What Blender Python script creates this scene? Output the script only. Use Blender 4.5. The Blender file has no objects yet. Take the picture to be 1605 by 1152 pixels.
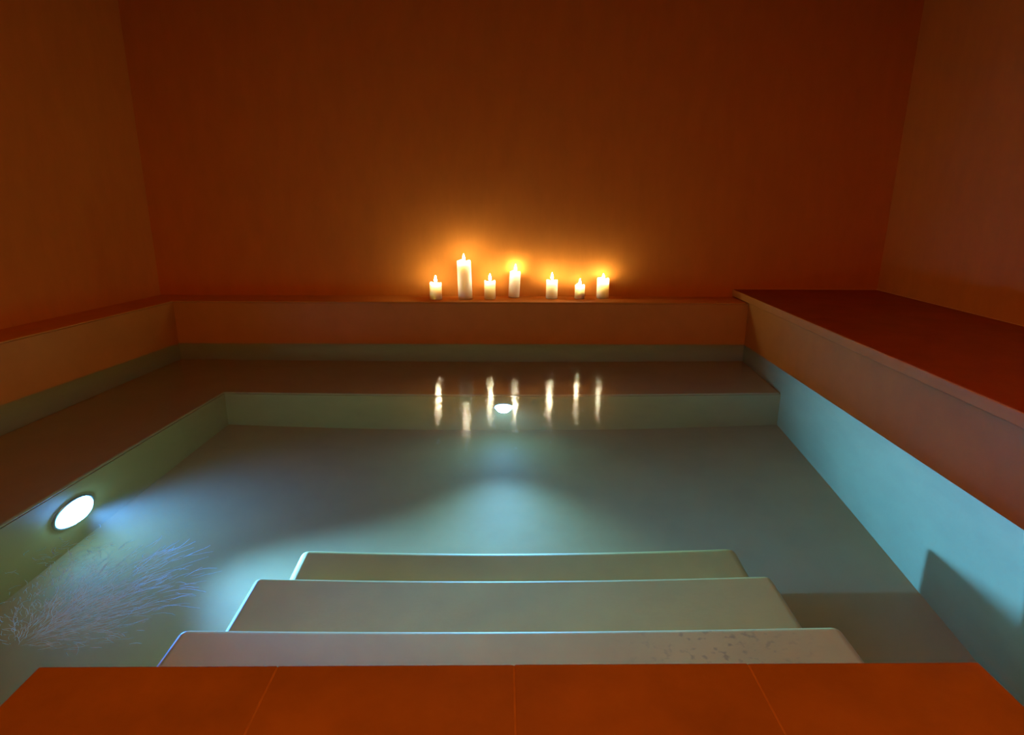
import bpy, bmesh, math, random
from mathutils import Vector, Matrix
random.seed(7)
SC = bpy.context.scene
COL = SC.collection
S = 0.85                                   # metres per unit of camera height above the water

# ------------------------------------------------------------------ camera
F_PX, TILT, YAW, ROLL = 946.5, 0.2639, 0.0155, -0.0062
cy, sy, ct, st = math.cos(YAW), math.sin(YAW), math.cos(TILT), math.sin(TILT)
fwd = Vector((sy*ct, cy*ct, -st)); up = Vector((sy*st, cy*st, ct)); rt = Vector((cy, -sy, 0))
cr, sr = math.cos(ROLL), math.sin(ROLL)
u = rt*cr - up*sr; v = rt*sr + up*cr
cd = bpy.data.cameras.new('camera'); cam = bpy.data.objects.new('camera', cd); COL.objects.link(cam)
cam.matrix_world = Matrix(((u.x, v.x, -fwd.x, 0), (u.y, v.y, -fwd.y, 0), (u.z, v.z, -fwd.z, S), (0, 0, 0, 1)))
cd.sensor_width = 36; cd.lens = F_PX/1605*36; cd.clip_start = .02
SC.camera = cam

# ------------------------------------------------------------------ world, exposure, room light
w = bpy.data.worlds.new('world'); SC.world = w; w.use_nodes = True
w.node_tree.nodes['Background'].inputs[0].default_value = (1, .3, .05, 1)
w.node_tree.nodes['Background'].inputs[1].default_value = 0.0
vs = SC.view_settings
SC.display_settings.display_device = 'sRGB'
vs.view_transform = 'Standard'; vs.look = 'None'; vs.exposure = 0; vs.gamma = 1; vs.use_curve_mapping = False
SC.cycles.use_denoising = True
SC.cycles.sample_clamp_indirect = 6.0
SC.cycles.max_bounces = 12; SC.cycles.transmission_bounces = 8; SC.cycles.diffuse_bounces = 6
SC.cycles.volume_bounces = 1


def lamp(name, typ, loc, energy, color, rot=None, **kw):
    d = bpy.data.lights.new(name, typ); d.energy = energy; d.color = color
    for k, x in kw.items(): setattr(d, k, x)
    o = bpy.data.objects.new(name, d); COL.objects.link(o); o.location = loc
    if rot is not None: o.rotation_mode = 'QUATERNION'; o.rotation_quaternion = rot
    return o


# two warm area lights added as ambient fill, unseen above and behind the camera
for x in (-1.0, 1.0):
    lamp('warm_fill', 'AREA', (x*S, -.3*S, 2.5*S), 22.5, (1, .31, .055), shape='DISK', size=1.3)

# ------------------------------------------------------------------ helpers
def M(name, col, rough=.6, bump=0., scale=(8, 8, 8), mottle=.12, spec=.3, stain=0.):
    m = bpy.data.materials.new(name); m.use_nodes = True
    nt = m.node_tree; N = nt.nodes; K = nt.links
    b = N['Principled BSDF']; b.inputs['Roughness'].default_value = rough
    b.inputs['Specular IOR Level'].default_value = spec
    tc = N.new('ShaderNodeTexCoord'); mp = N.new('ShaderNodeMapping'); mp.inputs['Scale'].default_value = scale
    K.new(tc.outputs['Object'], mp.inputs[0])
    n1 = N.new('ShaderNodeTexNoise'); n1.inputs['Scale'].default_value = 1; n1.inputs['Detail'].default_value = 8
    n1.inputs['Roughness'].default_value = .62
    K.new(mp.outputs[0], n1.inputs['Vector'])
    rp = N.new('ShaderNodeValToRGB')
    rp.color_ramp.elements[0].position = .3; rp.color_ramp.elements[1].position = .7
    rp.color_ramp.elements[0].color = tuple(c*(1-mottle) for c in col)+(1,)
    rp.color_ramp.elements[1].color = tuple(min(1, c*(1+mottle)) for c in col)+(1,)
    K.new(n1.outputs[0], rp.inputs[0])
    out = rp.outputs[0]
    if stain:
        n2 = N.new('ShaderNodeTexNoise'); n2.inputs['Scale'].default_value = 48; n2.inputs['Detail'].default_value = 2
        K.new(tc.outputs['Object'], n2.inputs['Vector'])
        n3 = N.new('ShaderNodeVectorMath'); n3.operation = 'DISTANCE'; n3.inputs[1].default_value = (.485, .236, .728)
        K.new(tc.outputs['Object'], n3.inputs[0])
        r2 = N.new('ShaderNodeMapRange'); r2.inputs[1].default_value = .56; r2.inputs[2].default_value = .68
        K.new(n2.outputs[0], r2.inputs[0])
        r3 = N.new('ShaderNodeMapRange'); r3.inputs[1].default_value = .26; r3.inputs[2].default_value = .05
        K.new(n3.outputs['Value'], r3.inputs[0])
        mu = N.new('ShaderNodeMath'); mu.operation = 'MULTIPLY'; K.new(r2.outputs[0], mu.inputs[0]); K.new(r3.outputs[0], mu.inputs[1])
        mu2 = N.new('ShaderNodeMath'); mu2.operation = 'MULTIPLY'; K.new(mu.outputs[0], mu2.inputs[0]); mu2.inputs[1].default_value = stain
        mx = N.new('ShaderNodeMix'); mx.data_type = 'RGBA'
        K.new(mu2.outputs[0], mx.inputs['Factor']); K.new(out, mx.inputs['A'])
        mx.inputs['B'].default_value = tuple(c*.3 for c in col)+(1,)
        out = mx.outputs['Result']
    K.new(out, b.inputs['Base Color'])
    if bump:
        bp = N.new('ShaderNodeBump'); bp.inputs['Strength'].default_value = 1; bp.inputs['Distance'].default_value = bump
        K.new(n1.outputs[0], bp.inputs['Height']); K.new(bp.outputs[0], b.inputs['Normal'])
    return m


WALL = M('wall_plaster', (.57, .20, .02), .75, .0016, (12, 12, 4), .06)
CEIL = M('ceiling_plaster', (.5, .22, .04), .85, .002)
POOL = M('pool_plaster', (.48, .228, .043), .55, .002, (5, 5, 5), .08)
STEP = M('step_plaster', (.55, .275, .034), .55, .002, (5, 5, 5), .10, stain=.5)
RED_TOP = M('red_ledge_top', (.31, .06, .008), .55, .0015, (7, 7, 7), .14)  # wide ledge, redder than its sides, up-facing faces only
TILE = M('terracotta_tile', (.275, .112, .010), .5, .0012, (6, 6, 6), .16)
GROUT = M('tile_grout', (.34, .14, .018), .9, .001, (30, 30, 30))
STEEL = M('brushed_steel', (.6, .62, .64), .3, 0, (40, 4, 4), .05)
STEEL.node_tree.nodes['Principled BSDF'].inputs['Metallic'].default_value = 1


def link(name, me, mat=None, parent=None, smooth=False):
    o = bpy.data.objects.new(name, me); COL.objects.link(o)
    if mat: me.materials.append(mat)
    if parent: o.parent = parent
    if smooth:
        for p in me.polygons: p.use_smooth = True
    return o


def bm_mesh(name, bm):
    bmesh.ops.recalc_face_normals(bm, faces=bm.faces[:])
    me = bpy.data.meshes.new(name); bm.to_mesh(me); bm.free(); return me


def prism(name, poly, z0, z1, mat, parent=None, bevel=0., seg=3, off=(0, 0, 0)):
    """upright solid over a plan polygon; units of camera height"""
    bm = bmesh.new()
    lo = [bm.verts.new((x*S-off[0], y*S-off[1], z0*S-off[2])) for x, y in poly]
    hi = [bm.verts.new((x*S-off[0], y*S-off[1], z1*S-off[2])) for x, y in poly]
    n = len(poly)
    bm.faces.new(lo); bm.faces.new(hi)
    for i in range(n):
        bm.faces.new((lo[i], lo[(i+1) % n], hi[(i+1) % n], hi[i]))
    bmesh.ops.recalc_face_normals(bm, faces=bm.faces[:])
    if bevel:
        ed = [e for e in bm.edges if e.calc_face_angle(0) > .3]
        bmesh.ops.bevel(bm, geom=ed, offset=bevel, segments=seg, profile=.5, affect='EDGES', clamp_overlap=True)
    o = link(name, bm_mesh(name, bm), mat, parent)
    if bevel:
        for p in o.data.polygons: p.use_smooth = True
        bpy_mod = o.modifiers.new('weighted', 'WEIGHTED_NORMAL'); bpy_mod.keep_sharp = True
    return o


def lathe(prof, n=24):
    bm = bmesh.new(); rings = []
    for r, z in prof:
        if r < 1e-6: rings.append([bm.verts.new((0, 0, z))])
        else: rings.append([bm.verts.new((r*math.cos(2*math.pi*i/n), r*math.sin(2*math.pi*i/n), z)) for i in range(n)])
    for a, b in zip(rings, rings[1:]):
        for i in range(n):
            j = (i+1) % n
            if len(a) == 1 and len(b) == 1: continue
            if len(a) == 1: bm.faces.new((a[0], b[i], b[j]))
            elif len(b) == 1: bm.faces.new((a[i], a[j], b[0]))
            else: bm.faces.new((a[i], a[j], b[j], b[i]))
    return bm


def top_faces(o, mat):
    o.data.materials.append(mat)
    for p in o.data.polygons:
        if p.normal.z > .9: p.material_index = 1
    return o


def struct(o): o['kind'] = 'structure'; return o


def thing(name, label, cat, loc=(0, 0, 0), group=None):
    o = bpy.data.objects.new(name, None); COL.objects.link(o); o.location = loc
    o.empty_display_size = .05
    o['label'] = label; o['category'] = cat
    if group: o['group'] = group
    return o


# ------------------------------------------------------------------ plan of the room
D, DW = 4.367, 4.673
KL, KR = .1163, .0472
def L(y): return -2.384 - KL*(D-y)          # left pool wall
def R(y): return 1.798 - KR*(D-y)           # right pool wall
def WL(y): return -2.637 - KL*(DW-y)        # left room wall
def WR(y): return 2.921 - KR*(DW-y)         # right room wall
YF = -1.7                                   # front wall, behind the camera
ZC, ZF = 2.58, -1.056                       # ceiling, pool floor
HB, HR = .313, .372                         # ledge tops
T = .12

struct(prism('floor', [(-4, YF-.2), (4, YF-.2), (4, 5), (-4, 5)], ZF-.15, ZF, POOL))
struct(prism('wall_back', [(WL(DW)-.3, DW), (WR(DW)+.3, DW), (WR(DW)+.3, DW+T), (WL(DW)-.3, DW+T)], ZF, ZC, WALL))
struct(prism('wall_left', [(WL(DW), DW), (WL(DW)-T, DW), (WL(YF)-T, YF), (WL(YF), YF)], ZF, ZC, WALL))
struct(prism('wall_right', [(WR(DW), DW), (WR(YF), YF), (WR(YF)+T, YF), (WR(DW)+T, DW)], ZF, ZC, WALL))
struct(prism('wall_front', [(WL(YF)-.3, YF), (WL(YF)-.3, YF-T), (WR(YF)+.3, YF-T), (WR(YF)+.3, YF)], ZF, ZC, WALL))
struct(prism('ceiling', [(-4, YF-.2), (4, YF-.2), (4, 5), (-4, 5)], ZC, ZC+.1, CEIL))

# ------------------------------------------------------------------ ledges round the pool
led = thing('pool_ledge', 'low narrow plaster ledge running behind and left of the water, candles on it', 'ledge', (L(D)*S, D*S, ZF*S))
o_ = tuple(led.location)
Lp = [(L(YF), YF), (L(D), D), (R(D), D), (R(DW), DW), (WL(DW), DW), (WL(YF), YF)]
prism('ledge_wall', Lp, ZF, HB-.012, POOL, led, off=o_)
top_faces(prism('ledge_top', Lp, HB-.012, HB, POOL, led, bevel=.004, off=o_), WALL)

wl = thing('wide_ledge', 'wide red-topped ledge with projecting lip along the right wall', 'ledge', (R(D)*S, D*S, ZF*S))
o_ = tuple(wl.location)
prism('ledge_wall', [(R(YF), YF), (WR(YF), YF), (WR(DW), DW), (R(DW), DW)], ZF, HR-.052, POOL, wl, off=o_)
top_faces(prism('ledge_slab', [(R(YF)-.027, YF), (WR(YF), YF), (WR(DW), DW), (R(DW)-.027, DW)], HR-.052, HR, POOL, wl, bevel=.006, off=o_), RED_TOP)['label'] = 'red-topped slab with a rounded lip'

# pale sealing bead where the wide ledge meets the walls
BEAD = M('sealing_bead', (.60, .26, .06), .8, .001, (60, 60, 60))
b_ = .007
struct(prism('trim_1', [(R(DW)-.02, DW-b_), (WR(DW)-b_, DW-b_), (WR(DW)-b_, DW), (R(DW)-.02, DW)], HR, HR+b_, BEAD))
struct(prism('trim_2', [(WR(DW)-b_, DW), (WR(YF)-b_, YF), (WR(YF), YF), (WR(DW), DW)], HR, HR+b_, BEAD))

# underwater bench, back and left
DB, WB, WLB = .4914, .7358, .7271
YB = D-WB
def LB(y): return L(y)+WLB
ben = thing('underwater_bench', 'submerged plaster bench following the left and back pool walls', 'bench', (L(D)*S, D*S, ZF*S))
o_ = tuple(ben.location)
Bp = [(L(YF), YF), (LB(YF), YF), (LB(YB), YB), (R(YB), YB), (R(D), D), (L(D), D)]
prism('bench_base', Bp, ZF, -DB-.03, POOL, ben, off=o_)
prism('bench_seat', Bp, -DB-.03, -DB, POOL, ben, bevel=.012, off=o_)

# ------------------------------------------------------------------ platform and steps
PX0, PX1, PY, PZ = -.980, 1.030, 1.082, .05
pl = thing('entry_platform', 'terracotta tiled platform in the foreground, above the submerged steps', 'platform', (0, PY*S, ZF*S))
o_ = tuple(pl.location)
prism('platform_base', [(PX0+.008, YF), (PX1-.008, YF), (PX1-.008, PY-.008), (PX0+.008, PY-.008)], ZF, PZ-.022, POOL, pl, off=o_)
prism('grout_bed', [(PX0+.004, YF), (PX1-.004, YF), (PX1-.004, PY-.004), (PX0+.004, PY-.004)], PZ-.022, PZ-.0012, GROUT, pl, off=o_)['label'] = 'pale grout in the tile joints'
TW = (PX1-PX0)/4
g = .0011
for r in range(5):
    y1 = PY - r*.556; y0 = y1-.556
    for c in range(4):
        x0 = PX0+c*TW; x1 = x0+TW
        a = x0+(g if c else 0); b = x1-(g if c < 3 else 0)
        prism('tile', [(a, y0+g), (b, y0+g), (b, y1-(g if r else 0)), (a, y1-(g if r else 0))],
              PZ-.022, PZ+random.uniform(-.0008, .0004), TILE, pl, bevel=.0022, seg=2, off=o_)

stp = thing('pool_steps', 'flight of three submerged plaster steps descending from the tiled platform', 'steps', (0, PY*S, ZF*S))
o_ = tuple(stp.location)
SX0, SX1 = -.838, .928
for (y, z, x0, x1) in ((1.399, -.2, -.864, .920), (1.812, -.45, -.840, .922), (2.176, -.7, -.808, .944)):
    yb = {1.399: PY-.01, 1.812: 1.399, 2.176: 1.812}[y]
    prism('step', [(x0, yb-.008), (x1, yb-.008), (x1, y), (x0, y)], ZF, z, STEP, stp, bevel=.028 if z < -.6 else .018, seg=3, off=o_)

# ------------------------------------------------------------------ water
def water_material():
    m = bpy.data.materials.new('pool_water'); m.use_nodes = True
    nt = m.node_tree; N = nt.nodes; K = nt.links
    for n in list(N): N.remove(n)
    out = N.new('ShaderNodeOutputMaterial')
    fr = N.new('ShaderNodeFresnel'); fr.inputs['IOR'].default_value = 1.333
    rf = N.new('ShaderNodeBsdfRefraction'); rf.inputs['IOR'].default_value = 1.333; rf.inputs['Roughness'].default_value = .012
    gl = N.new('ShaderNodeBsdfGlossy'); gl.inputs['Roughness'].default_value = .02
    mx = N.new('ShaderNodeMixShader')
    K.new(fr.outputs[0], mx.inputs[0]); K.new(rf.outputs[0], mx.inputs[1]); K.new(gl.outputs[0], mx.inputs[2])
    K.new(mx.outputs[0], out.inputs['Surface'])
    tc = N.new('ShaderNodeTexCoord')
    n1 = N.new('ShaderNodeTexNoise'); n1.inputs['Scale'].default_value = 1; n1.inputs['Detail'].default_value = 2.5
    mpw = N.new('ShaderNodeMapping'); mpw.inputs['Scale'].default_value = (50, 95, 20); K.new(tc.outputs['Object'], mpw.inputs[0])
    n1.inputs['Distortion'].default_value = .6
    K.new(mpw.outputs[0], n1.inputs['Vector'])
    bp = N.new('ShaderNodeBump'); bp.inputs['Strength'].default_value = 1; bp.inputs['Distance'].default_value = .00062
    K.new(n1.outputs[0], bp.inputs['Height'])
    K.new(bp.outputs[0], gl.inputs['Normal'])
    ab = N.new('ShaderNodeVolumeAbsorption'); ab.inputs['Color'].default_value = (.35, .82, .94, 1); ab.inputs['Density'].default_value = .40
    sc = N.new('ShaderNodeVolumeScatter'); sc.inputs['Color'].default_value = (1, .7, .3, 1); sc.inputs['Density'].default_value = .012
    sc.inputs['Anisotropy'].default_value = .6
    ad = N.new('ShaderNodeAddShader'); K.new(ab.outputs[0], ad.inputs[0]); K.new(sc.outputs[0], ad.inputs[1])
    K.new(ad.outputs[0], out.inputs['Volume'])
    return m


e = .012
wt = prism('water', [(L(YF)-e, YF-e), (R(YF)+e, YF-e), (R(D)+e, D+e), (L(D)-e, D+e)], ZF-e, 0, water_material())
wt['label'] = 'still clear pool water filling the basin, mirroring the candles'; wt['category'] = 'water'; wt['kind'] = 'stuff'

# ------------------------------------------------------------------ underwater lamps
def emis(name, col, s):
    m = bpy.data.materials.new(name); m.use_nodes = True
    b = m.node_tree.nodes['Principled BSDF']
    b.inputs['Base Color'].default_value = (*col, 1); b.inputs['Roughness'].default_value = .2
    b.inputs['Emission Color'].default_value = (*col, 1); b.inputs['Emission Strength'].default_value = s
    return m


def pool_light(loc, direction, label, rad, lens_col, col, energy, angle, blend, glow, tilt=0., swing=0., soft=.035, dome=.012):
    q = Vector(direction).normalized().to_track_quat('Z', 'Y')
    t = thing('pool_light', label, 'lamp', loc, 'underwater lamps set in the bench front')
    t.rotation_mode = 'QUATERNION'; t.rotation_quaternion = q
    ring = link('trim_ring', bm_mesh('trim_ring', lathe([(rad, 0), (rad*1.12, 0), (rad*1.13, .004), (rad*1.10, .009), (rad*1.02, .009), (rad, .004), (rad, 0)], 32)), STEEL, t, True)
    lens = link('lens', bm_mesh('lens', lathe([(rad, 0), (rad, .003), (rad*.92, dome*.4), (rad*.7, dome*.72), (rad*.38, dome*.93), (0, dome)], 32)), emis('lamp_lens', lens_col, glow), t, True)
    d = bpy.data.lights.new('lamp_beam', 'SPOT'); d.energy = energy; d.color = col
    d.spot_size = angle; d.spot_blend = blend; d.shadow_soft_size = soft
    o = bpy.data.objects.new('lamp_beam', d); COL.objects.link(o); o.parent = t
    o.location = (0, 0, dome+.012)
    aim = Vector(direction).normalized(); aim.y += swing; aim.z = math.tan(tilt)              # beams tipped a little upward
    o.rotation_mode = 'QUATERNION'; o.rotation_quaternion = q.inverted() @ aim.to_track_quat('-Z', 'Y')
    return t


pool_light((.004*S, (YB-.001)*S, -.70*S), (0, -1, 0), 'round white underwater lamp glowing in the back bench front below the candles', .046,
           (.11, .42, 1), (.6, 1.7, 3.4), 100, math.radians(96), 1, 250, .22)
yl = 2.416
pool_light(((LB(yl)+.001)*S, yl*S, -.762*S), (1, -KL, 0), 'round white underwater lamp glaring in the left bench front', .086,
           (.10, .38, 1), (.34, 1.45, 7.0), 410, math.radians(80), 1, 85, .22, -.14, .045, .042)

# ------------------------------------------------------------------ candles
def wax_material():
    m = bpy.data.materials.new('candle_wax'); m.use_nodes = True
    b = m.node_tree.nodes['Principled BSDF']; N = m.node_tree.nodes; K = m.node_tree.links
    tc = N.new('ShaderNodeTexCoord'); n = N.new('ShaderNodeTexNoise'); n.inputs['Scale'].default_value = 18
    K.new(tc.outputs['Object'], n.inputs['Vector'])
    rp = N.new('ShaderNodeValToRGB'); rp.color_ramp.elements[0].color = (.78, .70, .58, 1); rp.color_ramp.elements[1].color = (.9, .84, .74, 1)
    K.new(n.outputs[0], rp.inputs[0]); K.new(rp.outputs[0], b.inputs['Base Color'])
    b.inputs['Roughness'].default_value = .45
    b.inputs['Subsurface Weight'].default_value = 1
    b.inputs['Subsurface Radius'].default_value = (1, .8, .6)
    b.inputs['Subsurface Scale'].default_value = .12
    return m


WAX = wax_material()
WICK = M('wick', (.03, .02, .015), .9)
FLAME = emis('candle_flame', (1, .86, .52), 250)
FLAME.node_tree.nodes['Principled BSDF'].inputs['Base Color'].default_value = (0, 0, 0, 1)


def candle(x, y, r, h, bowl, lean, label, fl=1.):
    t = thing('pillar_candle', label, 'candle', (x*S, y*S, HB*S), 'lit candles on the back ledge')
    t.rotation_euler = (lean[1], lean[0], random.uniform(0, 6))
    t.rotation_mode = 'ZXY'
    r *= S; h *= S; bowl *= S
    prof = [(0, 0), (r*.97, 0), (r, .004), (r*.985, h*.5), (r*.97, h-.006), (r*.93, h-.001), (r*.86, h), (r*.78, h-.004),
            (r*.70, h-bowl*.8), (r*.35, h-bowl), (0, h-bowl)]
    bm = lathe(prof, 28)
    for vv in bm.verts:                                    # softened, uneven rim
        if vv.co.z > h-.012 and vv.co.xy.length > r*.7:
            a = math.atan2(vv.co.y, vv.co.x)
            vv.co.z += .004*math.sin(a*2+x*9)+.002*math.sin(a*5+x*3)
    link('wax_body', bm_mesh('wax_body', bm), WAX, t, True)
    zb = h-bowl
    bm = lathe([(0, zb-.004), (.0016, zb-.004), (.0015, zb+.012), (0, zb+.013)], 8)
    link('wick', bm_mesh('wick', bm), WICK, t, True)
    z0 = zb+.007; H = .046*fl; R0 = .0085*fl
    bm = lathe([(0, z0), (R0*.55, z0+H*.06), (R0*.95, z0+H*.2), (R0, z0+H*.3), (R0*.8, z0+H*.5), (R0*.45, z0+H*.74), (R0*.16, z0+H*.92), (0, z0+H)], 12)
    link('flame', bm_mesh('flame', bm), FLAME, t, True)
    return t


# x, y, radius, height, bowl, lean, label
candle(-.502, 4.500, .046, .122, .006, (0, 0), 'short white pillar candle at the left end of the candle row')
candle(-.282, 4.507, .053, .285, .012, (-.03, 0), 'tallest white pillar candle, thick and leaning slightly left')
candle(-.099, 4.535, .043, .132, .006, (0, 0), 'short white pillar candle between the two tall candles')
candle(.082, 4.610, .043, .195, .006, (.05, -.03), 'second tallest candle, thin, set back against the wall')
candle(.368, 4.555, .044, .138, .006, (0, 0), 'squat white candle alone just right of the set-back tall candle')
candle(.580, 4.555, .038, .105, .010, (0, 0), 'smallest candle in the row, second from the right', .9)
candle(.760, 4.590, .047, .150, .022, (0, 0), 'stout candle with glowing hollow rim at the right end of the row', .95)

# ------------------------------------------------------------------ pale threads modelled in place of lamp glints on the water
def glint_threads():
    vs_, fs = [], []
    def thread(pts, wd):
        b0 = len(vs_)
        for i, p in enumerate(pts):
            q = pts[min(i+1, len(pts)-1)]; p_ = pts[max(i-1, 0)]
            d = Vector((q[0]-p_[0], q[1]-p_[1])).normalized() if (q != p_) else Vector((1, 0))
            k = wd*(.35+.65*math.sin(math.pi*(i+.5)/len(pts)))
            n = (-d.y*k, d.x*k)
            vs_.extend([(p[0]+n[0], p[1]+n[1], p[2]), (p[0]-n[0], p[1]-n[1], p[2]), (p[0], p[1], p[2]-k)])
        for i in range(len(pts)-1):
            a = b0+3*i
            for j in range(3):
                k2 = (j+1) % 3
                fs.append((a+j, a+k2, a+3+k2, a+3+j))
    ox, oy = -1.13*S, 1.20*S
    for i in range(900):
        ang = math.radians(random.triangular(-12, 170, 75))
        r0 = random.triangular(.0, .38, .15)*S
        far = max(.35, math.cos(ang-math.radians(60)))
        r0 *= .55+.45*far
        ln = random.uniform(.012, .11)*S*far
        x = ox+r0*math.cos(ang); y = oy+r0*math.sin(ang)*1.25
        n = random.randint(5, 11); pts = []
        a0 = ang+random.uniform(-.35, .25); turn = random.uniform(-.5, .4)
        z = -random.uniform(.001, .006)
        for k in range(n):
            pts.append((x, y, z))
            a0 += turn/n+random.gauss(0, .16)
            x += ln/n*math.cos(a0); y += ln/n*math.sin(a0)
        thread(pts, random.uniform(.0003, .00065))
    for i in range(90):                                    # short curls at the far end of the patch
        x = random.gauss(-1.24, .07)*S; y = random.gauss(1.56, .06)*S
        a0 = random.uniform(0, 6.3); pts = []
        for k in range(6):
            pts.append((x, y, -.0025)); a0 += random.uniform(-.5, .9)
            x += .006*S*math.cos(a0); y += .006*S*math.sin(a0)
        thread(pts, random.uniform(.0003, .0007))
    me = bpy.data.meshes.new('glint_threads'); me.from_pydata(vs_, [], fs)
    m = bpy.data.materials.new('pale_glint'); m.use_nodes = True
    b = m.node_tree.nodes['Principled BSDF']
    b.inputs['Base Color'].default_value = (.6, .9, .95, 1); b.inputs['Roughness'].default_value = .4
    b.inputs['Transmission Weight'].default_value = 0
    o = link('glint_threads', me, m)
    o['kind'] = 'stuff'; o['label'] = 'fan of fine pale threads standing in for lamp glints on the water near the left lamp'; o['category'] = 'glint_threads'
glint_threads()
